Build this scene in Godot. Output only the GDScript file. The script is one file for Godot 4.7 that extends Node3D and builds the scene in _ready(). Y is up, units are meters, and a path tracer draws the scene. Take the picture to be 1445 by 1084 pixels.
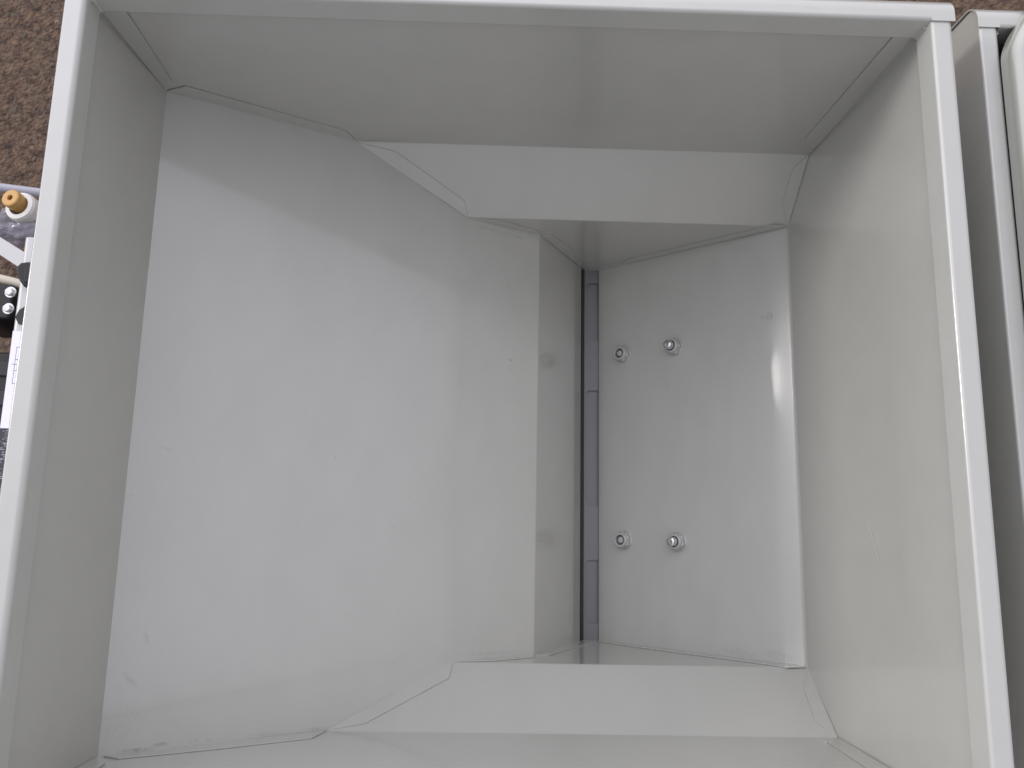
extends Node3D
# Two sheet-metal hoppers seen from above, standing on a brown stony yard. Units: metres, rim top at y = 0.

const GROUND := -0.9
# hopper dimensions (local to the hopper, rim top at y = 0)
const RH := 0.016      # depth of the inner leg of the rim
const RW := 0.0138     # width of the rim
const XL := -0.2556
const XR := 0.2644
const ZF := -0.2531
const ZN := 0.2221
const DL := 0.0046
const DR := 0.0074
const DF := 0.0010
const DN := 0.0015
const YS := -0.1122    # where the sloped floor meets the left wall
const XC := 0.0388
const YC := -0.2716
const XF := 0.0889
const YF := -0.3654
const Y1 := -0.1846
const Y2 := -0.2346
const ZF2 := -0.2072
const ZN2 := 0.1793
const YR := -0.2336
const XB := 0.1090
const YB := -0.3733
const TRAY := -0.3762

var M := {}

func _ready():
	# ---- camera -------------------------------------------------------
	var cam := Camera3D.new()
	cam.name = "camera"
	cam.position = Vector3(-0.0007, 0.4511, 0.0678)
	cam.rotation = Vector3(-1.3931, -0.1215, 0.1429)
	cam.fov = 51.57
	cam.near = 0.02
	cam.far = 200.0
	add_child(cam)
	cam.current = true
	# ---- sky and exposure --------------------------------------------
	var env := Environment.new()
	env.background_mode = Environment.BG_SKY
	var sky := Sky.new()
	var pano := PanoramaSkyMaterial.new()
	pano.panorama = sky_texture()
	pano.energy_multiplier = 1.0
	sky.sky_material = pano
	env.sky = sky
	env.ambient_light_source = Environment.AMBIENT_SOURCE_SKY
	env.tonemap_mode = Environment.TONE_MAPPER_LINEAR
	env.tonemap_exposure = 0.96
	env.sdfgi_enabled = true
	env.ssao_enabled = true
	env.ssil_enabled = true
	var we := WorldEnvironment.new()
	we.name = "world_environment"
	we.environment = env
	add_child(we)
	# ---- sun behind thin cloud: wide and soft, from the upper left ------
	var sun := DirectionalLight3D.new()
	sun.name = "sun"
	sun.light_energy = 0.3
	sun.light_angular_distance = 10.0
	sun.light_color = Color(1.0, 0.982, 0.955)
	sun.shadow_enabled = true
	add_child(sun)
	sun.look_at_from_position(Vector3.ZERO, -Vector3(-0.916, 0.349, -0.180), Vector3.UP)

	materials()
	build_ground()
	var h := build_hopper()
	h.set_meta("label", "large open pale grey sheet metal hopper filling the photo, four nuts inside")
	h.set_meta("category", "hopper")
	h.set_meta("group", "pale grey hoppers side by side")
	var h2 := h.duplicate()
	h2.name = "feed_hopper_001"
	add_child(h2)
	h2.position += Vector3(0.5985, -0.033, -0.020)
	h2.set_meta("label", "second pale grey hopper at right edge, only its rim showing beside the lid")
	build_lid()
	build_left_side()

# ---------------------------------------------------------------- materials
func sky_texture() -> ImageTexture:
	var w := 512
	var hh := 256
	var img := Image.create(w, hh, false, Image.FORMAT_RGBF)
	var n := FastNoiseLite.new()
	n.seed = 7
	n.frequency = 1.3
	n.fractal_octaves = 4
	for j in hh:
		var th := PI * (j + 0.5) / hh
		for i in w:
			var ph := TAU * (i + 0.5) / w
			var d := Vector3(sin(th) * sin(ph), cos(th), -sin(th) * cos(ph))
			var c := 0.0
			if d.y > 0.0:
				var p := d / (d.y + 0.35)
				c = n.get_noise_3d(p.x * 1.6, 0.0, p.z * 1.6)
			var base := Color(0.885, 0.883, 0.985)
			# thin overcast: brightest where the sun stands behind it, far and left
			var near_sun := maxf(0.0, d.dot(Vector3(-0.40, 0.62, -0.68).normalized()))
			var side := d.dot(Vector3(-0.22, 0.40, -0.90).normalized())
			var k := (0.80 + 0.42 * side + 1.55 * pow(near_sun, 4.0)) * (1.0 + 0.22 * c)
			if d.y < 0.0:
				k = 0.2
			img.set_pixel(i, j, Color(base.r * k, base.g * k, base.b * k))
	return ImageTexture.create_from_image(img)

func noise_tex(freq: float, size: int, normal: bool, strength := 1.0, sd := 1, ramp: Gradient = null, oct := 3) -> NoiseTexture2D:
	var n := FastNoiseLite.new()
	n.seed = sd
	n.frequency = freq
	n.fractal_octaves = oct
	var t := NoiseTexture2D.new()
	t.width = size
	t.height = size
	t.seamless = true
	t.noise = n
	t.as_normal_map = normal
	t.bump_strength = strength
	if ramp:
		t.color_ramp = ramp
	return t

func grad(stops: Array) -> Gradient:
	var g := Gradient.new()
	var off := PackedFloat32Array()
	var cols := PackedColorArray()
	for s in stops:
		off.append(s[0])
		cols.append(s[1])
	g.offsets = off
	g.colors = cols
	return g

func plain(col: Color, rough: float, metal := 0.0) -> StandardMaterial3D:
	var m := StandardMaterial3D.new()
	m.albedo_color = col
	m.roughness = rough
	m.metallic = metal
	return m

func materials():
	var peel := noise_tex(0.045, 512, true, 1.2, 11, null, 2)
	var tone := noise_tex(0.006, 512, false, 1.0, 5, grad([[0.0, Color(0.98, 0.98, 0.98)], [0.5, Color(0.99, 0.99, 0.988)], [1.0, Color(1, 1, 1)]]), 5)
	var paint := plain(Color(0.712, 0.710, 0.683), 0.28)
	paint.metallic_specular = 0.9
	paint.clearcoat_enabled = true
	paint.clearcoat = 0.9
	paint.clearcoat_roughness = 0.07
	paint.uv1_triplanar = true
	paint.uv1_scale = Vector3.ONE * 9.0
	paint.normal_enabled = true
	paint.normal_texture = peel
	paint.normal_scale = 0.05
	paint.albedo_texture = tone
	M.paint = paint
	var paint2 := paint.duplicate()
	paint2.albedo_color = Color(0.655, 0.66, 0.615)
	M.lid_paint = paint2
	var worn := plain(Color(0.712, 0.710, 0.683), 0.28)     # same paint, with the dirt that lies along the folds
	worn.metallic_specular = 0.9
	worn.clearcoat_enabled = true
	worn.clearcoat = 0.9
	worn.clearcoat_roughness = 0.07
	worn.albedo_texture = dirt_texture(false)
	worn.normal_enabled = true
	worn.normal_texture = noise_tex(0.16, 1024, true, 1.0, 13, null, 2)
	worn.normal_scale = 0.05
	M.worn = worn
	var worn2 := worn.duplicate()
	worn2.albedo_texture = dirt_texture(true)
	M.worn_plate = worn2
	M.nut = plain(Color(0.74, 0.74, 0.73), 0.36, 0.3)
	M.shaded_tray = plain(Color(0.49, 0.49, 0.49), 0.42, 0.2)  # tray grey, darkened so the colour holds the shade in the slot
	M.steel = plain(Color(0.80, 0.80, 0.80), 0.14, 1.0)
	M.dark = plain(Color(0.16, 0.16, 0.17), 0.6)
	M.shade = plain(Color(0.36, 0.36, 0.36), 0.6)
	M.black = plain(Color(0.06, 0.055, 0.06), 0.55)
	M.brass = plain(Color(0.76, 0.60, 0.36), 0.45, 0.15)
	M.white = plain(Color(0.87, 0.86, 0.84), 0.4)
	M.frame = plain(Color(0.78, 0.775, 0.77), 0.3)
	M.hose = plain(Color(0.66, 0.66, 0.70), 0.35)
	M.cream = plain(Color(0.80, 0.77, 0.70), 0.5)
	var film := plain(Color(0.62, 0.60, 0.64, 0.62), 0.18)
	film.transparency = BaseMaterial3D.TRANSPARENCY_ALPHA
	M.film = film
	var lab := plain(Color(1, 1, 1), 0.45)
	lab.albedo_texture = label_texture()
	M.label = lab
	var g := plain(Color(1, 1, 1), 0.95)
	g.albedo_texture = noise_tex(0.022, 1024, false, 1.0, 21, grad([[0.0, Color(0.20, 0.150, 0.120)], [0.38, Color(0.33, 0.262, 0.212)], [0.55, Color(0.40, 0.32, 0.26)], [0.72, Color(0.42, 0.345, 0.28)], [1.0, Color(0.52, 0.42, 0.32)]]), 5)
	g.normal_enabled = true
	g.normal_texture = noise_tex(0.05, 1024, true, 10.0, 22, null, 4)
	g.normal_scale = 1.0
	g.uv1_triplanar = true
	g.uv1_scale = Vector3.ONE * 1.9
	M.ground = g
	var st := plain(Color(1, 1, 1), 0.9)
	st.vertex_color_use_as_albedo = true
	M.stone = st

# dirt specks and rubbed streaks, painted over the plate's own area (u along x, v along z)
func dirt_texture(plate: bool) -> ImageTexture:
	var s := 1024
	var img := Image.create(s, s, false, Image.FORMAT_RGB8)
	var n := FastNoiseLite.new()
	n.seed = 31 if plate else 30
	n.frequency = 0.006
	n.fractal_octaves = 5
	var fine := FastNoiseLite.new()
	fine.seed = 33
	fine.frequency = 0.09
	fine.fractal_octaves = 3
	var val := PackedFloat32Array()
	val.resize(s * s)
	for j in s:
		for i in s:
			val[j * s + i] = 0.985 + 0.018 * n.get_noise_2d(i, j)
	var x0 := XL
	var x1 := XC
	if plate:
		x0 = XB
		x1 = XR
	var z0 := -0.27
	var z1 := 0.27
	# strokes: x, z, half length, half width, angle (deg in x-z), strength
	var st := []
	if plate:
		st = [[0.227, -0.197, 0.014, 0.004, 30, 0.10], [0.218, 0.173, 0.018, 0.004, 6, 0.16], [0.247, 0.172, 0.012, 0.005, 6, 0.2],
			[0.144, 0.036, 0.003, 0.002, 0, 0.12], [0.169, -0.071, 0.006, 0.003, 50, 0.10], [0.190, 0.130, 0.02, 0.012, 20, 0.05],
			[0.2488, -0.1254, 0.004, 0.0014, 0, 0.35]]
	else:
		st = [[-0.236, 0.2205, 0.011, 0.0016, 0, 0.55], [-0.222, 0.2185, 0.006, 0.0014, 0, 0.45], [-0.205, 0.2185, 0.004, 0.0012, 0, 0.3],
			[-0.192, 0.2195, 0.012, 0.0016, 2, 0.25], [-0.160, 0.2195, 0.014, 0.0014, 2, 0.22], [-0.128, 0.2195, 0.010, 0.0014, 2, 0.25],
			[-0.243, 0.175, 0.008, 0.002, 55, 0.25], [-0.236, 0.148, 0.007, 0.0018, 70, 0.2], [-0.240, 0.196, 0.016, 0.006, 30, 0.09],
			[-0.225, 0.190, 0.02, 0.004, 0, 0.06], [-0.245, 0.207, 0.012, 0.007, 0, 0.1],
			[0.010, -0.153, 0.007, 0.0014, 80, 0.16], [0.006, -0.170, 0.004, 0.001, 75, 0.14], [0.013, -0.081, 0.002, 0.0016, 0, 0.5],
			[-0.235, 0.018, 0.004, 0.0012, 20, 0.22], [-0.067, -0.226, 0.011, 0.0016, 25, 0.35], [-0.047, -0.218, 0.008, 0.0018, 30, 0.35],
			[-0.091, -0.243, 0.016, 0.0016, 26, 0.30], [-0.110, -0.250, 0.010, 0.0014, 26, 0.26], 
			[-0.010, -0.201, 0.016, 0.0016, 4, 0.3], [0.014, -0.200, 0.012, 0.0016, 4, 0.3], [0.0, 0.174, 0.03, 0.0014, 0, 0.2], [-0.17, 0.10, 0.004, 0.001, 40, 0.14]]
	for q in st:
		var a := deg_to_rad(q[4])
		var r: float = q[2] + 0.004
		for jj in range(int((q[1] - r - z0) / (z1 - z0) * s), int((q[1] + r - z0) / (z1 - z0) * s)):
			for ii in range(int((q[0] - r - x0) / (x1 - x0) * s), int((q[0] + r - x0) / (x1 - x0) * s)):
				if ii < 0 or jj < 0 or ii >= s or jj >= s:
					continue
				var dx: float = x0 + (x1 - x0) * ii / s - q[0]
				var dz: float = z0 + (z1 - z0) * jj / s - q[1]
				var lu: float = (dx * cos(a) + dz * sin(a)) / q[2]
				var lv: float = (-dx * sin(a) + dz * cos(a)) / q[3]
				var d := lu * lu + lv * lv
				var k: float = 0.36 * q[5] * clampf(1.0 - d, 0.0, 1.0) * clampf(0.55 + 1.3 * fine.get_noise_2d(ii, jj), 0.0, 1.0)
				val[jj * s + ii] *= 1.0 - k
	var rng := RandomNumberGenerator.new()
	rng.seed = 77
	for k in 40:   # pin-head specks
		var ci := rng.randi_range(4, s - 5)
		var cj := rng.randi_range(4, s - 5)
		var dk := rng.randf_range(0.04, 0.16)
		var rr := rng.randf_range(0.8, 2.2)
		for jj in range(-3, 4):
			for ii in range(-3, 4):
				var d2 := sqrt(ii * ii + jj * jj) / rr
				val[(cj + jj) * s + ci + ii] *= 1.0 - dk * clampf(1.2 - d2, 0.0, 1.0)
	for j in s:
		for i in s:
			var v := val[j * s + i]
			img.set_pixel(i, j, Color(v, v * (1.0 if v > 0.93 else 0.995), v * (1.0 if v > 0.93 else 0.985)))
	img.generate_mipmaps()
	return ImageTexture.create_from_image(img)

# flat print of the sticker: a small outline diagram, a dense block of bars, two short blurred rows of print
func label_texture() -> ImageTexture:
	var w := 160
	var hh := 640
	var img := Image.create(w, hh, false, Image.FORMAT_RGB8)
	img.fill(Color(0.93, 0.92, 0.97))
	var ink := Color(0.30, 0.29, 0.33)
	for r in [Rect2i(26, 60, 74, 2), Rect2i(26, 60, 2, 90), Rect2i(98, 60, 2, 90), Rect2i(26, 106, 84, 2), Rect2i(26, 148, 74, 2), Rect2i(14, 124, 110, 2), Rect2i(26, 196, 74, 2), Rect2i(26, 150, 2, 46), Rect2i(98, 150, 2, 46), Rect2i(56, 114, 16, 20)]:
		img.fill_rect(r, ink)
	var rng := RandomNumberGenerator.new()
	rng.seed = 5
	img.fill_rect(Rect2i(0, 360, 44, 280), Color(0.20, 0.19, 0.22))
	for k in 60:
		img.fill_rect(Rect2i(rng.randi_range(0, 38), 362 + k * 4 + rng.randi_range(0, 2), rng.randi_range(4, 26), rng.randi_range(1, 2)), Color(0.72, 0.71, 0.76))
	for k in 8:
		img.fill_rect(Rect2i(66 + rng.randi_range(0, 4), 400 + k * 5, rng.randi_range(8, 14), 3), Color(0.55, 0.54, 0.58))
		img.fill_rect(Rect2i(66 + rng.randi_range(0, 4), 500 + k * 6, rng.randi_range(8, 16), 3), Color(0.5, 0.49, 0.53))
	return ImageTexture.create_from_image(img)

# ---------------------------------------------------------------- mesh helpers
func new_st() -> SurfaceTool:
	var st := SurfaceTool.new()
	st.begin(Mesh.PRIMITIVE_TRIANGLES)
	return st

func obj(called: String, st: SurfaceTool, mat: Material, parent: Node, at := Vector3.ZERO) -> MeshInstance3D:
	var mi := MeshInstance3D.new()
	mi.name = called
	mi.mesh = st.commit()
	mi.material_override = mat
	mi.position = at
	parent.add_child(mi, true)
	return mi

func uvw(p: Vector3) -> Vector2:
	return Vector2(p.x, p.z)

func tri(st: SurfaceTool, a: Vector3, b: Vector3, c: Vector3, na: Vector3, nb: Vector3, nc: Vector3, uv := []):
	var f := (b - a).cross(c - a)
	var vs := [a, b, c]
	var ns := [na, nb, nc]
	var us = uv if uv.size() == 3 else [uvw(a), uvw(b), uvw(c)]
	var order := [0, 1, 2]
	if f.dot(na + nb + nc) > 0.0:
		order = [0, 2, 1]
	for k in order:
		st.set_normal(ns[k])
		st.set_uv(us[k])
		st.add_vertex(vs[k])

func quad(st: SurfaceTool, a: Vector3, b: Vector3, c: Vector3, d: Vector3, n: Vector3):
	tri(st, a, b, c, n, n, n)
	tri(st, a, c, d, n, n, n)

# flat plate: planar outline, thickness t away from its face (the face looks along n)
func sheet(st: SurfaceTool, pts: Array, n: Vector3, t: float, uvf = null):
	n = n.normalized()
	var u: Vector3 = (pts[1] - pts[0]).normalized()
	u = (u - n * u.dot(n)).normalized()
	var v := n.cross(u)
	var p2 := PackedVector2Array()
	for p in pts:
		var q: Vector3 = p - pts[0]
		p2.append(Vector2(q.dot(u), q.dot(v)))
	var idx := Geometry2D.triangulate_polygon(p2)
	var k := 0
	while k < idx.size():
		var a: Vector3 = pts[idx[k]]
		var b: Vector3 = pts[idx[k + 1]]
		var c: Vector3 = pts[idx[k + 2]]
		var uv := []
		if uvf != null:
			uv = [uvf.call(a), uvf.call(b), uvf.call(c)]
		tri(st, a, b, c, n, n, n, uv)
		tri(st, a - n * t, b - n * t, c - n * t, -n, -n, -n)
		k += 3
	var area := 0.0
	for i in p2.size():
		area += p2[i].cross(p2[(i + 1) % p2.size()])
	for i in pts.size():
		var a: Vector3 = pts[i]
		var b: Vector3 = pts[(i + 1) % pts.size()]
		var e := (b - a).cross(n).normalized() * signf(area)
		quad(st, a, b, b - n * t, a - n * t, e)

func box(st: SurfaceTool, lo: Vector3, hi: Vector3, r := 0.0008):
	# box with chamfered vertical and top edges
	var o := []
	for c in [[lo.x + r, lo.z], [hi.x - r, lo.z], [hi.x, lo.z + r], [hi.x, hi.z - r], [hi.x - r, hi.z], [lo.x + r, hi.z], [lo.x, hi.z - r], [lo.x, lo.z + r]]:
		o.append(Vector2(c[0], c[1]))
	solid(st, o, lo.y, hi.y, r)

# upright solid with a plan outline and a rounded top edge
func solid(st: SurfaceTool, plan: Array, y0: float, y1: float, r: float, steps := 3):
	var c := Vector2.ZERO
	for p in plan:
		c += p
	c /= plan.size()
	var area := 0.0
	for i in plan.size():
		area += plan[i].cross(plan[(i + 1) % plan.size()])
	var sg := signf(area)
	var nn := []
	for i in plan.size():
		var a: Vector2 = plan[(i + plan.size() - 1) % plan.size()]
		var b: Vector2 = plan[(i + 1) % plan.size()]
		var tng: Vector2 = ((plan[i] - a).normalized() + (b - plan[i]).normalized()).normalized()
		nn.append(Vector2(tng.y, -tng.x) * sg)
	var rings := [[y0, 0.0, 0.0]]
	for k in steps + 1:
		var an := PI / 2 * k / steps
		rings.append([y1 - r + r * sin(an), r * (1.0 - cos(an)), an])
	for k in rings.size() - 1:
		for i in plan.size():
			var j := (i + 1) % plan.size()
			var q := []
			var m := []
			for e in [[k, i], [k, j], [k + 1, j], [k + 1, i]]:
				var rg = rings[e[0]]
				var p: Vector2 = plan[e[1]] - nn[e[1]] * rg[1]
				q.append(Vector3(p.x, rg[0], p.y))
				m.append(Vector3(nn[e[1]].x * cos(rg[2]), sin(rg[2]), nn[e[1]].y * cos(rg[2])))
			tri(st, q[0], q[1], q[2], m[0], m[1], m[2])
			tri(st, q[0], q[2], q[3], m[0], m[2], m[3])
	var top := PackedVector2Array()
	for i in plan.size():
		top.append(plan[i] - nn[i] * r)
	var idx := Geometry2D.triangulate_polygon(top)
	var k2 := 0
	while k2 < idx.size():
		var a := Vector3(top[idx[k2]].x, y1, top[idx[k2]].y)
		var b := Vector3(top[idx[k2 + 1]].x, y1, top[idx[k2 + 1]].y)
		var d := Vector3(top[idx[k2 + 2]].x, y1, top[idx[k2 + 2]].y)
		tri(st, a, b, d, Vector3.UP, Vector3.UP, Vector3.UP)
		k2 += 3

# open profile with rounded bends -> list of [point, normal]; left side of travel is the outside
func bend(pts: Array, radii: Array, steps := 6) -> Array:
	var out := []
	for i in pts.size():
		var p: Vector2 = pts[i]
		if i == 0 or i == pts.size() - 1:
			var d: Vector2 = (pts[1] - pts[0]).normalized() if i == 0 else (pts[i] - pts[i - 1]).normalized()
			out.append([p, Vector2(-d.y, d.x)])
			continue
		var d0: Vector2 = (p - pts[i - 1]).normalized()
		var d1: Vector2 = (pts[i + 1] - p).normalized()
		var turn := d0.angle_to(d1)
		var r: float = radii[i]
		var cut := r * tan(absf(turn) / 2)
		var a := p - d0 * cut
		var n0 := Vector2(-d0.y, d0.x)
		var c := a + n0 * r * signf(turn)
		for k in steps + 1:
			var n := n0.rotated(turn * k / steps)
			out.append([c - n * r * signf(turn), n])
	return out

# sweep a bent profile: to3.call(p2, s) -> Vector3; both faces, ends and edges closed, sheet thickness t
func fold(st: SurfaceTool, prof: Array, s0: float, s1: float, to3, t: float, uvf = null, top_drop = null, stations := []):
	var ss := stations if stations.size() > 1 else [s0, s1]
	var f := func(i: int, s: float, back: bool) -> Vector3:
		var p: Vector2 = prof[i][0]
		if back:
			p -= prof[i][1] * t
		var q: Vector3 = to3.call(p, s)
		if top_drop != null:
			q.y = minf(q.y, top_drop.call(s) - (t if back else 0.0))
		return q
	var g := func(i: int, s: float) -> Vector3:
		var a: Vector3 = to3.call(Vector2.ZERO, s)
		var nn: Vector3 = to3.call(prof[i][1], s) - a
		if top_drop != null and nn.y > 0.3:
			var e := 0.0004
			var sl: float = (top_drop.call(s + e) - top_drop.call(s - e)) / (2 * e)
			sl = clampf(sl, -8.0, 8.0)
			var dirs: Vector3 = to3.call(Vector2.ZERO, s + 1.0) - a
			nn = (nn - dirs * sl * nn.y).normalized()
		return nn
	for k in ss.size() - 1:
		for i in prof.size() - 1:
			for back in [false, true]:
				var q := []
				var m := []
				var uv := []
				for e in [[i, ss[k]], [i + 1, ss[k]], [i + 1, ss[k + 1]], [i, ss[k + 1]]]:
					var p: Vector3 = f.call(e[0], e[1], back)
					q.append(p)
					m.append(g.call(e[0], e[1]) * (-1.0 if back else 1.0))
					uv.append(uvf.call(p) if uvf != null else uvw(p))
				tri(st, q[0], q[1], q[2], m[0], m[1], m[2], [uv[0], uv[1], uv[2]])
				tri(st, q[0], q[2], q[3], m[0], m[2], m[3], [uv[0], uv[2], uv[3]])
	for e in [[ss[0], -1.0], [ss[ss.size() - 1], 1.0]]:
		var dirn: Vector3 = (to3.call(Vector2.ZERO, 1.0) - to3.call(Vector2.ZERO, 0.0)).normalized() * e[1]
		for i in prof.size() - 1:
			quad(st, f.call(i, e[0], false), f.call(i + 1, e[0], false), f.call(i + 1, e[0], true), f.call(i, e[0], true), dirn)
	for i in [0, prof.size() - 1]:
		var j: int = 1 if i == 0 else i - 1
		var dn: Vector3 = (f.call(i, ss[0], false) - f.call(j, ss[0], false)).normalized()
		for k in ss.size() - 1:
			quad(st, f.call(i, ss[k], false), f.call(i, ss[k + 1], false), f.call(i, ss[k + 1], true), f.call(i, ss[k], true), dn)

func tube(st: SurfaceTool, path: Array, r: float, sides := 10):
	var prev := Vector3.UP
	var rings := []
	for i in path.size():
		var d: Vector3 = (path[mini(i + 1, path.size() - 1)] - path[maxi(i - 1, 0)]).normalized()
		var u := (prev - d * prev.dot(d))
		if u.length() < 0.1:
			u = Vector3.RIGHT - d * d.x
		u = u.normalized()
		prev = u
		var v := d.cross(u)
		var ring := []
		for k in sides:
			var a := TAU * k / sides
			ring.append([path[i] + (u * cos(a) + v * sin(a)) * r, u * cos(a) + v * sin(a)])
		rings.append(ring)
	for i in rings.size() - 1:
		for k in sides:
			var j := (k + 1) % sides
			var a = rings[i][k]
			var b = rings[i][j]
			var c = rings[i + 1][j]
			var d = rings[i + 1][k]
			tri(st, a[0], b[0], c[0], a[1], b[1], c[1])
			tri(st, a[0], c[0], d[0], a[1], c[1], d[1])
	for e in [0, rings.size() - 1]:
		var n: Vector3 = (path[0] - path[1]).normalized() if e == 0 else (path[e] - path[e - 1]).normalized()
		for k in range(1, sides - 1):
			tri(st, rings[e][0][0], rings[e][k][0], rings[e][k + 1][0], n, n, n)

# lathe about +Y of a basis; prof = [[radius, height], ...]; sides 6 = hexagon (flat faces)
func lathe(st: SurfaceTool, prof: Array, sides: int, b: Basis, at: Vector3, smooth := true, turn := 0.0):
	for i in prof.size() - 1:
		var p: Array = prof[i]
		var q: Array = prof[i + 1]
		var dl := Vector2(q[0] - p[0], q[1] - p[1]).normalized()
		var nr := dl.y
		var ny := -dl.x
		for k in sides:
			var a0 := turn + TAU * k / sides
			var a1 := turn + TAU * (k + 1) / sides
			var am := (a0 + a1) / 2
			var f := func(pp: Array, a: float) -> Vector3: return at + b * Vector3(pp[0] * cos(a), pp[1], pp[0] * sin(a))
			var g := func(a: float) -> Vector3: return (b * Vector3(nr * cos(a), ny, nr * sin(a))).normalized()
			var n0: Vector3 = g.call(a0 if smooth else am)
			var n1: Vector3 = g.call(a1 if smooth else am)
			if p[0] > 0.00001:
				tri(st, f.call(p, a0), f.call(p, a1), f.call(q, a1), n0, n1, n1)
			if q[0] > 0.00001:
				tri(st, f.call(p, a0), f.call(q, a1), f.call(q, a0), n0, n1, n0)

func thing(called: String, label: String, category: String, at: Vector3, group := "") -> Node3D:
	var o := Node3D.new()
	o.name = called
	add_child(o, true)
	o.position = at
	if label != "":
		o.set_meta("label", label)
		o.set_meta("category", category)
	if group != "":
		o.set_meta("group", group)
	return o

# ---------------------------------------------------------------- setting
func build_ground():
	var st := new_st()
	quad(st, Vector3(-30, 0, -30), Vector3(30, 0, -30), Vector3(30, 0, 30), Vector3(-30, 0, 30), Vector3.UP)
	var g := obj("ground", st, M.ground, self, Vector3(0, GROUND, 0))
	g.set_meta("kind", "structure")
	g.set_meta("label", "brown stony asphalt yard beneath the hoppers")
	# the stones that stand out of the surface
	var sm := new_st()
	var rng := RandomNumberGenerator.new()
	rng.seed = 4
	lathe(sm, [[0.0, -0.5], [0.8, -0.35], [1.0, 0.0], [0.72, 0.38], [0.0, 0.55]], 7, Basis(), Vector3.ZERO, false)
	var mesh := sm.commit()
	mesh.surface_set_material(0, M.stone)
	var mm := MultiMesh.new()
	mm.transform_format = MultiMesh.TRANSFORM_3D
	mm.use_colors = true
	mm.mesh = mesh
	var tr := []
	var cols := []
	for k in 26000:
		var p := Vector3.ZERO
		if k < 19000:
			p = Vector3(rng.randf_range(-1.15, -0.32), 0, rng.randf_range(-1.25, 0.35))
		else:
			p = Vector3(rng.randf_range(-0.3, 1.3), 0, rng.randf_range(-1.25, -0.6))
		var r := 0.0014 + 0.0042 * pow(rng.randf(), 2.6)
		var b := Basis.from_euler(Vector3(rng.randf_range(-0.4, 0.4), rng.randf() * TAU, rng.randf_range(-0.4, 0.4)))
		b = b * Basis.from_scale(Vector3(r * rng.randf_range(0.8, 1.5), r * rng.randf_range(0.4, 0.8), r))
		p.y = GROUND - r * 0.2
		tr.append(Transform3D(b, p))
		var c := Color(0.095, 0.063, 0.044)
		var pick := rng.randf()
		if pick > 0.97:
			c = Color(0.22, 0.155, 0.095)
		elif pick > 0.80:
			c = Color(0.135, 0.082, 0.057)
		elif pick > 0.55:
			c = Color(0.10, 0.083, 0.065)
		elif pick < 0.2:
			c = Color(0.06, 0.045, 0.038)
		cols.append((c * 0.6 + Color(0.105, 0.075, 0.055) * 0.4) * rng.randf_range(0.85, 1.3))
	mm.instance_count = tr.size()
	for k in tr.size():
		mm.set_instance_transform(k, tr[k])
		mm.set_instance_color(k, cols[k])
	var mi := MultiMeshInstance3D.new()
	mi.name = "loose_grit"
	mi.multimesh = mm
	add_child(mi)
	mi.set_meta("kind", "stuff")
	mi.set_meta("label", "brown and tan grit and small stones scattered on the yard")
	mi.set_meta("category", "gravel")

# ---------------------------------------------------------------- the hopper
func V(x: float, y: float, z: float) -> Vector3:
	return Vector3(x, y, z)

func xl(y: float) -> float:
	return XL - DL * (1.0 - (y + RH) / (YS + RH))

func xr(y: float) -> float:
	return XR + DR * (1.0 - (y + RH) / (YR + RH))

func zf(y: float) -> float:
	return ZF - DF * (1.0 - (y + RH) / (Y1 + RH))

func zn(y: float) -> float:
	return ZN + DN * (1.0 - (y + RH) / (Y1 + RH))

func flange(parent: Node, up: Vector3, pts: Array, n: Vector3):
	# a folded tab lying against the panel that it is welded to: 1 mm sheet, a hair off the panel
	n = n.normalized()
	var q := []
	for p in pts:
		q.append(p + n * 0.00095)
	var st := new_st()
	sheet(st, q, n, 0.00075)
	obj("flange_tab", st, M.paint, parent)

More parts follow.
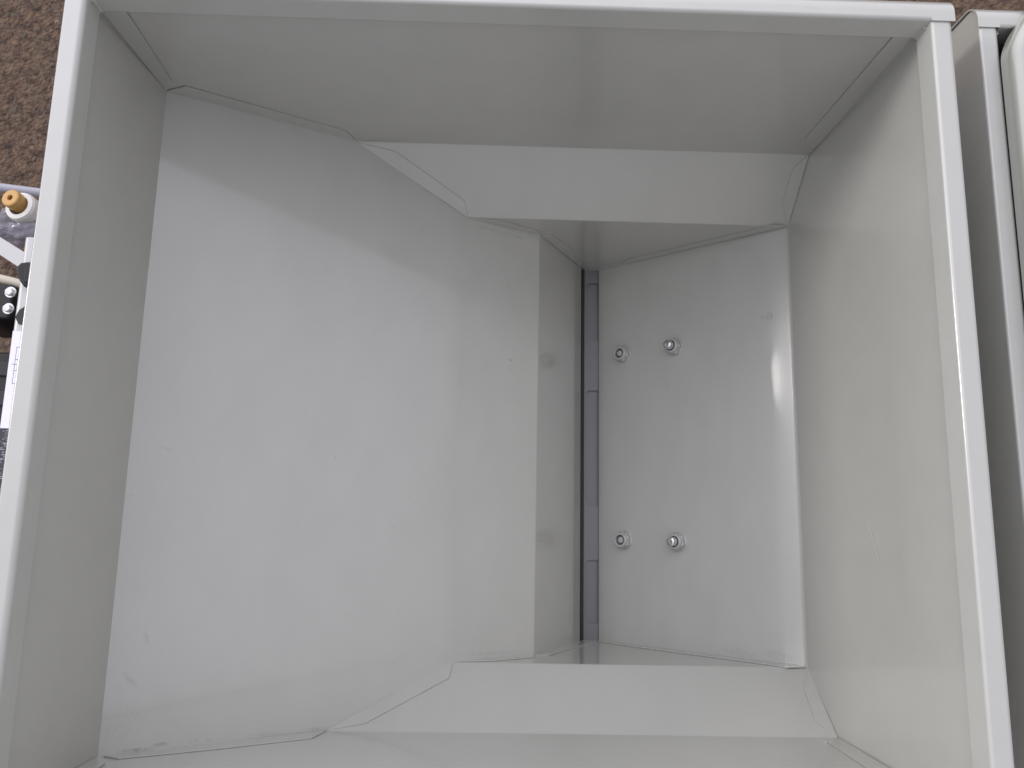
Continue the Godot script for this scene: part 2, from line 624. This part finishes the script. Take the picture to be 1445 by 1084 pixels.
func build_hopper() -> Node3D:
	var h := thing("feed_hopper", "", "", V(0, GROUND, 0))
	var up := V(0, -GROUND, 0)
	var T := 0.0012
	var ixl := XL - DL
	var ixr := XR + DR
	var izf := ZF - DF
	var izn := ZN + DN
	var oxl := ixl - RW
	var oxr := ixr + RW
	var ozf := izf - RW - 0.004
	var ozn := izn + RW + 0.004
	var DEEP := -0.60
	var RB := 0.0122     # large bend of the end rims

	# rims: each is a folded channel of sheet; the end rims lap over the side rims
	var drop := func(s: float) -> float:
		var d := 0.0
		if s < ozf + RB:
			d = clampf(ozf + RB - s, 0.0, RB - 0.0002)
		elif s > ozn - RB:
			d = clampf(s - (ozn - RB), 0.0, RB - 0.0002)
		return -(RB - sqrt(RB * RB - d * d))
	var stations := []
	for k in 9:
		stations.append(ozf + 0.0012 + (RB - 0.0012) * k / 8.0)
	stations.append(0.0)
	for k in 9:
		stations.append(ozn - RB + (RB - 0.0012) * k / 8.0)
	# left side rim: profile in (x, y), outside on the left of travel
	var pl := bend([Vector2(oxl, DEEP), Vector2(oxl, 0), Vector2(ixl - 0.0006, 0), Vector2(ixl + 0.001, -RH), Vector2(ixl - 0.006, -RH)], [0, 0.0018, 0.0036, 0.0008, 0])
	var st := new_st()
	fold(st, pl, 0, 0, func(p: Vector2, s: float) -> Vector3: return V(p.x, p.y, s), T, null, drop, stations)
	obj("side_rim", st, M.paint, h, up)
	var pr := bend([Vector2(ixr + 0.006, -RH), Vector2(ixr - 0.002, -RH), Vector2(ixr, 0), Vector2(oxr, 0), Vector2(oxr, DEEP)], [0, 0.0008, 0.0022, 0.0034, 0])
	st = new_st()
	fold(st, pr, 0, 0, func(p: Vector2, s: float) -> Vector3: return V(p.x, p.y, s), T, null, drop, stations)
	obj("side_rim", st, M.paint, h, up)
	# end rims, profile in (z, y)
	var L := 0.0011
	var zy := func(p: Vector2, s: float) -> Vector3: return V(s, p.y, p.x)
	var pf := bend([Vector2(ozf - L, DEEP), Vector2(ozf - L, L), Vector2(izf, L), Vector2(izf + 0.0022, -RH), Vector2(izf - 0.006, -RH)], [0, RB + L, 0.0026, 0.0008, 0], 8)
	var pfc := bend([Vector2(ozf - L, DEEP), Vector2(ozf - L, L), Vector2(izf + 0.0006, L)], [0, RB + L, 0], 8)
	st = new_st()
	fold(st, pf, ixl + 0.0002, ixr - 0.0002, zy, T - 0.0002)
	fold(st, pfc, oxl - L, ixl + 0.0002, zy, T - 0.0002)
	fold(st, pfc, ixr - 0.0002, oxr + L, zy, T - 0.0002)
	obj("end_rim", st, M.paint, h, up)
	var pn := bend([Vector2(izn + 0.006, -RH), Vector2(izn - 0.0018, -RH), Vector2(izn, L), Vector2(ozn + L, L), Vector2(ozn + L, DEEP)], [0, 0.0008, 0.003, RB + L, 0], 8)
	var pnc := bend([Vector2(izn - 0.0006, L), Vector2(ozn + L, L), Vector2(ozn + L, DEEP)], [0, RB + L, 0], 8)
	st = new_st()
	fold(st, pn, ixl + 0.0002, ixr - 0.0002, zy, T - 0.0002)
	fold(st, pnc, oxl - L, ixl + 0.0002, zy, T - 0.0002)
	fold(st, pnc, ixr - 0.0002, oxr + L, zy, T - 0.0002)
	obj("end_rim", st, M.paint, h, up)
	# weld beads in the inner corners
	for c in [[ixl, izf, 1.0, 1.0], [ixr, izf, -1.0, 1.0], [ixl, izn, 1.0, -1.0], [ixr, izn, -1.0, -1.0]]:
		var rng := RandomNumberGenerator.new()
		rng.seed = int(1000 * (c[0] + 2.0 * c[1] + 3.0))
		st = new_st()
		var path := []
		for k in 8:
			path.append(V(c[0] + c[2] * (0.0009 + rng.randf_range(-0.0004, 0.0004)), -0.0050 - RH * 0.72 * k / 7.0, c[1] + c[3] * (0.0009 + rng.randf_range(-0.0004, 0.0004))))
		tube(st, path, 0.0019, 8)
		obj("weld_bead", st, M.paint, h, up)

	# walls
	st = new_st()
	var e := 0.0016      # the walls start behind the rims' inner legs
	sheet(st, [V(ixl - e, -RH + 0.002, ozf + 0.003), V(ixl - e, -RH + 0.002, ozn - 0.003), V(XL, YS - 0.0, ozn - 0.003), V(XL, YS - 0.0, ozf + 0.003)], V(1, 0.03, 0), T)
	obj("side_wall", st, M.paint, h, up)
	# right wall: bends through a small radius into the bolt plate
	var xy := func(p: Vector2, s: float) -> Vector3: return V(p.x, p.y, s)
	var wall_r := bend([Vector2(XB, YB), Vector2(XR, YR), Vector2(ixr + e, -RH + 0.002)], [0, 0.007, 0], 10)
	# the wall above the bend
	var wall_only := [[wall_r[wall_r.size() - 2][0], wall_r[wall_r.size() - 2][1]], wall_r[wall_r.size() - 1]]
	st = new_st()
	fold(st, wall_only, ozf + 0.003, ozn - 0.003, xy, T)
	obj("side_wall", st, M.paint, h, up)
	st = new_st()
	var plate_prof := wall_r.slice(0, wall_r.size() - 1)
	fold(st, plate_prof, ZF2 - 0.004, ZN2 + 0.004, xy, T, func(p: Vector3) -> Vector2: return Vector2((p.x - XB) / (XR - XB), (p.z + 0.27) / 0.54))
	var plate := obj("bolt_plate", st, M.worn_plate, h, up)
	# end walls with their shoulders
	for s in [[-1.0, izf, ZF, ZF2], [1.0, izn, ZN, ZN2]]:
		var zyx := func(p: Vector2, q: float) -> Vector3: return V(q, p.y, p.x)
		var pts := [Vector2(s[3], -0.41), Vector2(s[3], Y2), Vector2(s[2], Y1), Vector2(s[1] + s[0] * 0.0002, -RH + 0.002)]
		if s[0] < 0:
			pts.reverse()
		var b := bend(pts, [0, 0.0025, 0.0025, 0], 5)
		# travel order decides which piece is which
		var n := b.size()
		var pieces := [b.slice(0, 2), b.slice(1, n - 1), b.slice(n - 2, n)]
		var names := ["lower_end_wall", "shoulder_panel", "end_wall"]
		if s[0] < 0:
			names.reverse()
		for k in 3:
			st = new_st()
			fold(st, pieces[k], oxl + 0.003, oxr - 0.003, zyx, T)
			var part := obj(names[k], st, M.paint, h, up)
	# sloped floor and its lip
	var sl := bend([Vector2(XL, YS), Vector2(XC, YC), Vector2(XF, YF)], [0, 0.004, 0], 5)
	var uvs := func(p: Vector3) -> Vector2: return Vector2((p.x - XL) / (XC - XL), (p.z + 0.27) / 0.54)
	st = new_st()
	fold(st, sl.slice(0, 2), ozf + 0.004, ozn - 0.004, xy, T, uvs)
	var floor_part := obj("sloped_floor", st, M.worn, h, up)
	st = new_st()
	fold(st, sl.slice(1), ZF2 - 0.004, ZN2 + 0.004, xy, T)
	var lip := obj("feed_lip", st, M.paint, h, up)

	# folded tabs
	var zp := V(0, 0, 1)
	var zm := V(0, 0, -1)
	var shf := V(0, ZF2 - ZF, Y1 - Y2).normalized()
	var shn := V(0, ZN - ZN2, -(Y1 - Y2)).normalized()
	flange(floor_part, up, [V(-0.2556, -0.1118, -0.2535), V(-0.2386, -0.1049, -0.2535), V(-0.1296, -0.1663, -0.2532), V(-0.1229, -0.1867, -0.2531)], zp)
	flange(floor_part, up, [V(-0.1227, -0.1854, -0.2524), V(-0.0916, -0.1902, -0.2480), V(-0.0661, -0.2037, -0.2355), V(-0.0321, -0.2226, -0.2183), V(-0.0290, -0.2342, -0.2076)], shf)
	flange(floor_part, up, [V(-0.0289, -0.2346, -0.2072), V(0.0020, -0.2393, -0.2072), V(0.0399, -0.2632, -0.2072), V(0.0392, -0.2745, -0.2072)], zp)
	flange(lip, up, [V(0.0406, -0.2744, -0.2072), V(0.0512, -0.2717, -0.2072), V(0.0966, -0.3537, -0.2072), V(0.0904, -0.3660, -0.2072)], zp)
	flange(plate, up, [V(0.1085, -0.3735, -0.2072), V(0.1060, -0.3640, -0.2072), V(0.1208, -0.3494, -0.2072), V(0.1286, -0.3511, -0.2072), V(0.1337, -0.3370, -0.2072), V(0.2490, -0.2315, -0.2072), V(0.2623, -0.2323, -0.2072)], zp)
	flange(floor_part, up, [V(-0.1215, -0.1850, 0.2222), V(-0.0931, -0.1895, 0.2179), V(-0.0325, -0.2219, 0.1901), V(-0.0295, -0.2354, 0.1786)], shn)
	flange(floor_part, up, [V(-0.2540, -0.1143, 0.2228), V(-0.2407, -0.1085, 0.2228), V(-0.1880, -0.1320, 0.2226), V(-0.1270, -0.1630, 0.2223), V(-0.1210, -0.1840, 0.2222)], zm)
	flange(floor_part, up, [V(-0.0297, -0.2350, 0.1793), V(0.0026, -0.2405, 0.1793), V(0.0381, -0.2620, 0.1793), V(0.0381, -0.2712, 0.1793)], zm)
	flange(lip, up, [V(0.0395, -0.2727, 0.1793), V(0.0524, -0.2740, 0.1793), V(0.1005, -0.3560, 0.1793), V(0.0889, -0.3654, 0.1793)], zm)
	flange(plate, up, [V(0.1090, -0.3733, 0.1793), V(0.1075, -0.3640, 0.1793), V(0.1309, -0.3390, 0.1793), V(0.2473, -0.2315, 0.1793), V(0.2638, -0.2335, 0.1793)], zm)
	var wall_part: Node = h.get_node("side_wall_001") if h.has_node("side_wall_001") else h.get_child(10)
	for c in h.get_children():
		if c.name.begins_with("side_wall"):
			wall_part = c                     # the last one is the right-hand wall
	flange(wall_part, up, [V(0.2680, -0.0130, -0.2540), V(0.2560, -0.0130, -0.2540), V(0.2516, -0.1562, -0.2532), V(0.2657, -0.1844, -0.2531)], zp)
	flange(wall_part, up, [V(0.2658, -0.1845, -0.2532), V(0.2548, -0.1942, -0.2443), V(0.2536, -0.2172, -0.2232), V(0.2640, -0.2345, -0.2074)], shf)
	flange(wall_part, up, [V(0.2646, -0.2342, 0.1796), V(0.2544, -0.2186, 0.1930), V(0.2534, -0.1957, 0.2126), V(0.2658, -0.1848, 0.2222)], shn)
	flange(wall_part, up, [V(0.2660, -0.1844, 0.2221), V(0.2526, -0.1723, 0.2222), V(0.2532, -0.1111, 0.2228), V(0.2560, -0.0130, 0.2236), V(0.2695, -0.0130, 0.2236)], zm)
	var lw: Node = null
	for c in h.get_children():
		if c.name.begins_with("side_wall"):
			lw = c
			break
	flange(lw, up, [V(-0.2590, -0.0130, -0.2540), V(-0.2435, -0.0130, -0.2540), V(-0.2465, -0.0997, -0.2536), V(-0.2556, -0.1118, -0.2535)], zp)
	flange(lw, up, [V(-0.2590, -0.0130, 0.2236), V(-0.2435, -0.0130, 0.2236), V(-0.2440, -0.0980, 0.2229), V(-0.2556, -0.1118, 0.2228)], zm)

	# feed tray under the slot: cover strip with three round-cornered cut-outs over a lower strip
	st = new_st()
	box(st, V(0.045, TRAY - 0.009, -0.216), V(0.155, TRAY - 0.0030, 0.190), 0.0005)
	var tray := obj("feed_tray", st, M.shaded_tray, h, up)
	st = new_st()
	var comb := [V(0.050, TRAY, -0.215), V(0.150, TRAY, -0.215)]
	for cut in [[-0.1925, -0.1290], [-0.0747, 0.0455], [0.1006, 0.1630]]:
		var r := 0.005
		comb.append(V(0.150, TRAY, cut[0]))
		for k in 6:
			var a: float = PI / 2 * k / 5
			comb.append(V(0.0956 + r - r * sin(a), TRAY, cut[0] + r - r * cos(a)))
		for k in 6:
			var a2: float = PI / 2 * k / 5
			comb.append(V(0.0956 + r - r * cos(a2), TRAY, cut[1] - r + r * sin(a2)))
		comb.append(V(0.150, TRAY, cut[1]))
	comb.append(V(0.150, TRAY, 0.189))
	comb.append(V(0.050, TRAY, 0.189))
	sheet(st, comb, Vector3.UP, 0.0016)
	obj("slotted_strip", st, M.shaded_tray, tray)

	# dark strip added under the lip edge, drawing its shade on the tray
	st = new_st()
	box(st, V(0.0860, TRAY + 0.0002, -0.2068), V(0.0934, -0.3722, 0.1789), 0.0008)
	obj("lip_shade_strip", st, M.dark, h, up)

	# nuts on the bolt plate
	var pn3 := V(YR - YB, -(XR - XB), 0) * -1.0
	pn3 = pn3.normalized()
	var ux := V(XR - XB, YR - YB, 0).normalized()
	for s in [[0.1320, -0.1093, false, 12.0], [0.1762, -0.1093, true, 2.0], [0.1320, 0.0796, false, 33.0], [0.1765, 0.0796, true, 22.0]]:
		var t: float = (s[0] - XB) / (XR - XB)
		var at := V(s[0], lerpf(YB, YR, t), s[1])
		var b := Basis(ux, pn3, ux.cross(pn3))
		st = new_st()
		lathe(st, [[0.0088, 0.0], [0.0088, 0.0008], [0.0082, 0.0012], [0.007, 0.0012]], 24, b, at)
		lathe(st, [[0.0088, 0.0008], [0.0088, 0.0056], [0.0080, 0.0062], [0.0070, 0.0062]], 6, b, at, false, deg_to_rad(s[3]))
		lathe(st, [[0.0076, 0.0058], [0.0074, 0.0084], [0.0066, 0.0094], [0.0054, 0.0094], [0.0050, 0.0088], [0.0050, 0.0040]], 24, b, at)
		var nut := obj("nut", st, M.nut, h, up)
		st = new_st()
		if s[2]:
			lathe(st, [[0.0046, 0.001], [0.0046, 0.0140], [0.0040, 0.0152], [0.0024, 0.0157], [0.0, 0.0158]], 20, b, at)
			obj("bolt_end", st, M.steel, nut)
		else:
			lathe(st, [[0.0031, 0.001], [0.0031, 0.0070], [0.0027, 0.0077], [0.0, 0.0078]], 20, b, at)
			obj("bolt_end", st, M.nut, nut)
			st = new_st()
			lathe(st, [[0.0049, 0.0060], [0.0031, 0.0060]], 20, b, at)
			obj("dark_recess", st, M.shade, nut)
	# a little raised scar in the paint near the right wall
	st = new_st()
	var b2 := Basis(ux, pn3, ux.cross(pn3))
	var c0 := V(0.2488, lerpf(YB, YR, (0.2488 - XB) / (XR - XB)), -0.1254) + pn3 * 0.0001
	var arc := []
	for k in 14:
		var a := deg_to_rad(-150 + 300.0 * k / 13)
		arc.append(c0 + b2 * V(0.0026 * cos(a), 0, 0.0032 * sin(a)))
	tube(st, arc, 0.0004, 6)
	tube(st, [c0 + b2 * V(-0.0085, 0, 0), c0 + b2 * V(-0.005, 0, 0.0004), c0 + b2 * V(-0.001, 0, 0)], 0.0004, 6)
	obj("paint_scar", st, M.paint, plate)
	# a faint scratch on the right-hand wall
	for q in [[[-0.118, 0.062], [-0.108, 0.086]]]:
		st = new_st()
		tube(st, [V(xr(q[0][0]) - 0.0001, q[0][0], q[0][1]), V(xr(lerpf(q[0][0], q[1][0], 0.5)) - 0.0001, lerpf(q[0][0], q[1][0], 0.45), lerpf(q[0][1], q[1][1], 0.5)), V(xr(q[1][0]) - 0.0001, q[1][0], q[1][1])], 0.0002, 6)
		obj("paint_scratch", st, M.paint, wall_part)
	return h

# ---------------------------------------------------------------- lid on the second hopper
func build_lid():
	var o := thing("hopper_lid", "pale grey-green rounded metal lid lying on the second hopper", "lid", V(0.60, -0.0318, -0.03))
	var plan := []
	var raw := [Vector2(0.3362, -0.2520), Vector2(0.3425, -0.2660), Vector2(0.3565, -0.2850), Vector2(0.3620, -0.3080), Vector2(0.860, -0.3080), Vector2(0.860, 0.2300), Vector2(0.3362, 0.2300)]
	for i in raw.size():
		var p: Vector2 = raw[i]
		var a: Vector2 = raw[(i + raw.size() - 1) % raw.size()]
		var b: Vector2 = raw[(i + 1) % raw.size()]
		var c := minf(0.012, minf(p.distance_to(a), p.distance_to(b)) * 0.45)
		var p0 := p + (a - p).normalized() * c
		var p1 := p + (b - p).normalized() * c
		for k in 5:
			var t := k / 4.0
			var q := p0.lerp(p, t).lerp(p.lerp(p1, t), t)
			plan.append(q - Vector2(0.60, -0.03))
	var st := new_st()
	solid(st, plan, 0.0, 0.014, 0.008, 8)
	obj("lid_panel", st, M.lid_paint, o)

# ---------------------------------------------------------------- the fittings left of the hopper
func build_left_side():
	# white frame: a rail under the rim, a flat brace, posts to the ground
	var fr := thing("machine_frame", "white tubular machine frame rail running below the hopper's left rim", "frame", V(-0.445, GROUND, -0.10))
	var o := -fr.position
	var st := new_st()
	var rail := []
	var x0 := -0.4645
	var x1 := -0.4200
	var prof := bend([Vector2(x0, -0.345), Vector2(x0, -0.30), Vector2(x1, -0.30), Vector2(x1, -0.345), Vector2(x0 + 0.0005, -0.345)], [0, 0.006, 0.006, 0.006, 0], 6)
	fold(st, prof, -0.2005, 0.42, func(p: Vector2, s: float) -> Vector3: return V(p.x, p.y, s), 0.002)
	sheet(st, [V(x0 + 0.004, -0.304, -0.2008), V(x1 - 0.004, -0.304, -0.2008), V(x1 - 0.004, -0.341, -0.2008), V(x0 + 0.004, -0.341, -0.2008)], V(0, 0, -1), 0.002)
	var rl := obj("rail", st, M.frame, fr, o)
	for z in [-0.16, 0.38]:
		st = new_st()
		box(st, V(x0 + 0.006, GROUND, z), V(x1 - 0.006, -0.3455, z + 0.034), 0.003)
		obj("post", st, M.frame, fr, o)
	st = new_st()
	sheet(st, [V(-0.600, -0.350, -0.2640), V(-0.598, -0.350, -0.2480), V(-0.470, -0.350, -0.1700), V(-0.4655, -0.350, -0.1860)], Vector3.UP, 0.004)
	sheet(st, [V(-0.600, -0.350, -0.2644), V(-0.4655, -0.350, -0.1864), V(-0.4655, -0.372, -0.1864), V(-0.600, -0.372, -0.2644)], V(0.5, 0, -0.86), 0.003)
	obj("brace", st, M.frame, fr, o)
	# sticker on the rail
	st = new_st()
	var y := -0.2996
	var a := V(x0 + 0.0022, y, -0.1064)
	var b := V(-0.4280, y, -0.1064)
	var c := V(-0.4280, y, 0.0600)
	var d := V(x0 + 0.0022, y, 0.0600)
	tri(st, a, b, c, Vector3.UP, Vector3.UP, Vector3.UP, [Vector2(0, 0), Vector2(1, 0), Vector2(1, 1)])
	tri(st, a, c, d, Vector3.UP, Vector3.UP, Vector3.UP, [Vector2(0, 0), Vector2(1, 1), Vector2(0, 1)])
	obj("label_sticker", st, M.label, rl)
	# dark gap piece and grip on the rail
	st = new_st()
	solid(st, [Vector2(-0.4615, -0.1195), Vector2(-0.4585, -0.1270), Vector2(-0.4500, -0.1330), Vector2(-0.4500, -0.1120), Vector2(-0.4575, -0.1130)], -0.2998, -0.2985, 0.0004)
	obj("dark_notch", st, M.dark, rl)

	# black rubber grip clipped over the rail
	var gp := thing("rubber_grip", "black rounded rubber grip clamped on the white frame rail", "grip", V(-0.455, -0.2998, -0.155))
	st = new_st()
	var plan := []
	for q in [[-0.4632, -0.1630], [-0.4628, -0.1690], [-0.4598, -0.1725], [-0.4540, -0.1735], [-0.4380, -0.1735], [-0.4380, -0.1480], [-0.4545, -0.1490], [-0.4590, -0.1545], [-0.4620, -0.1600]]:
		plan.append(Vector2(q[0] + 0.455, q[1] + 0.155))
	solid(st, plan, 0.0, 0.007, 0.0025, 4)
	obj("grip_body", st, M.black, gp)
	st = new_st()
	box(st, V(0.002, 0.0068, -0.014), V(0.014, 0.0095, 0.003), 0.001)
	obj("grip_ridge", st, M.black, gp)

	# black terminal block beside the rail
	var bk := thing("black_junction_block", "black block with two bright bolt heads beside the white rail", "junction box", V(-0.505, -0.40, -0.145))
	st = new_st()
	box(st, V(-0.045, -0.02, -0.017), V(0.0175, 0.068, 0.019), 0.003)
	obj("block_body", st, M.black, bk)
	for z in [-0.0085, 0.0085]:
		st = new_st()
		lathe(st, [[0.0042, 0.0], [0.0042, 0.0035], [0.0036, 0.004], [0.0, 0.0042]], 6, Basis(), V(0.0155, 0.068, z), false, 0.3)
		lathe(st, [[0.0056, -0.001], [0.0056, 0.0006], [0.004, 0.0006]], 20, Basis(), V(0.0155, 0.068, z))
		obj("bolt_head", st, M.steel, bk)
	# dark bracket under it
	var br := thing("black_lower_box", "black plastic box further down the left edge beside the label", "box", V(-0.500, -0.43, -0.040))
	st = new_st()
	box(st, V(-0.06, -0.03, -0.055), V(0.026, 0.085, 0.10), 0.004)
	obj("box_body", st, M.black, br)
	for k in 4:
		st = new_st()
		box(st, V(-0.05, 0.0852, -0.045 + 0.03 * k), V(0.018, 0.088, -0.03 + 0.03 * k), 0.001)
		obj("cover_ridge", st, M.dark, br)
	# loose bolt head holding the brace
	var bo := thing("bright_bolt", "single bright bolt head where the brace meets the rail", "bolt", V(-0.4745, -0.345, -0.1770))
	st = new_st()
	lathe(st, [[0.0065, -0.02], [0.0065, 0.004], [0.0055, 0.005], [0.0, 0.0052]], 6, Basis(), Vector3.ZERO, false)
	obj("bolt_head", st, M.steel, bo)
	st = new_st()
	lathe(st, [[0.009, -0.003], [0.009, -0.001], [0.006, -0.0008]], 20, Basis(), Vector3.ZERO)
	obj("washer", st, M.steel, bo)

	# cream cable
	st = new_st()
	var path := []
	for k in 13:
		var t := k / 12.0
		path.append(V(-0.60 + 0.135 * t, -0.352 + 0.012 * sin(t * 3.0), -0.1700 - 0.008 * sin(t * PI) + 0.010 * t))
	tube(st, path, 0.0048, 10)
	var cb := obj("cream_cable", st, M.cream, self)
	cb.set_meta("label", "cream cable running in from the left over the black block")
	cb.set_meta("category", "cable")

	# lilac hose crossing behind the brass fitting
	st = new_st()
	path = []
	for k in 21:
		var t := k / 20.0
		path.append(V(-0.72 + 0.34 * t, -0.5 - 0.05 * t * t, -0.3435 + 0.004 * sin(t * 4.0) + 0.030 * t * t))
	tube(st, path, 0.0054, 12)
	var hs := obj("lilac_hose", st, M.hose, self)
	hs.set_meta("label", "thin lilac-grey plastic hose crossing above the brass fitting")
	hs.set_meta("category", "hose")

	# valve: brass nut on a white collar, its body wrapped in clear film
	var vv := thing("wrapped_valve", "valve with a brass cap and white collar, wrapped in crumpled clear film", "valve", V(-0.5500, -0.432, -0.2840))
	var tilt := Basis.from_euler(Vector3(-0.10, 0, 0.15))
	st = new_st()
	lathe(st, [[0.0105, 0.006], [0.0108, 0.019], [0.0104, 0.0215], [0.0092, 0.0225], [0.0036, 0.0225], [0.0030, 0.0215], [0.0028, 0.012], [0.0, 0.012]], 28, tilt, Vector3.ZERO)
	obj("brass_cap", st, M.brass, vv)
	st = new_st()
	lathe(st, [[0.015, -0.006], [0.0172, -0.002], [0.0176, 0.008], [0.0164, 0.0115], [0.0115, 0.0122], [0.0112, 0.005]], 28, tilt, V(0.003, 0, 0.004))
	obj("white_collar", st, M.white, vv)
	st = new_st()
	lathe(st, [[0.012, -0.07], [0.0125, 0.0], [0.009, 0.0005]], 20, tilt, V(0.001, -0.002, 0.003))
	tube(st, [V(-0.05, -0.03, 0.020), V(0.0, -0.03, 0.018), V(0.05, -0.034, 0.020)], 0.011, 12)
	obj("valve_body", st, M.hose, vv)
	# film: a crumpled closed skin round the body
	var n := FastNoiseLite.new()
	n.seed = 3
	n.frequency = 26.0
	n.fractal_octaves = 3
	var rows := 26
	var colsn := 40
	var grid := []
	for j in rows + 1:
		var th := PI * (0.03 + 0.94 * j / rows)
		var row := []
		for i in colsn:
			var ph := TAU * i / colsn
			var dv := V(sin(th) * cos(ph), cos(th), sin(th) * sin(ph))
			var q := dv * V(0.042, 0.030, 0.0225)
			q += dv * 0.010 * n.get_noise_3d(q.x, q.y, q.z)
			row.append(q + V(-0.004, -0.024, 0.019))
		grid.append(row)
	st = new_st()
	st.set_smooth_group(-1)
	for j in rows:
		for i in colsn:
			var i2 := (i + 1) % colsn
			for t in [[grid[j][i], grid[j][i2], grid[j + 1][i2]], [grid[j][i], grid[j + 1][i2], grid[j + 1][i]]]:
				var fn: Vector3 = (t[1] - t[0]).cross(t[2] - t[0]).normalized()
				var cc: Vector3 = (t[0] + t[1] + t[2]) / 3.0 - V(-0.004, -0.024, 0.019)
				if fn.dot(cc) < 0:
					fn = -fn
				tri(st, t[0], t[1], t[2], fn, fn, fn)
	obj("clear_film", st, M.film, vv)
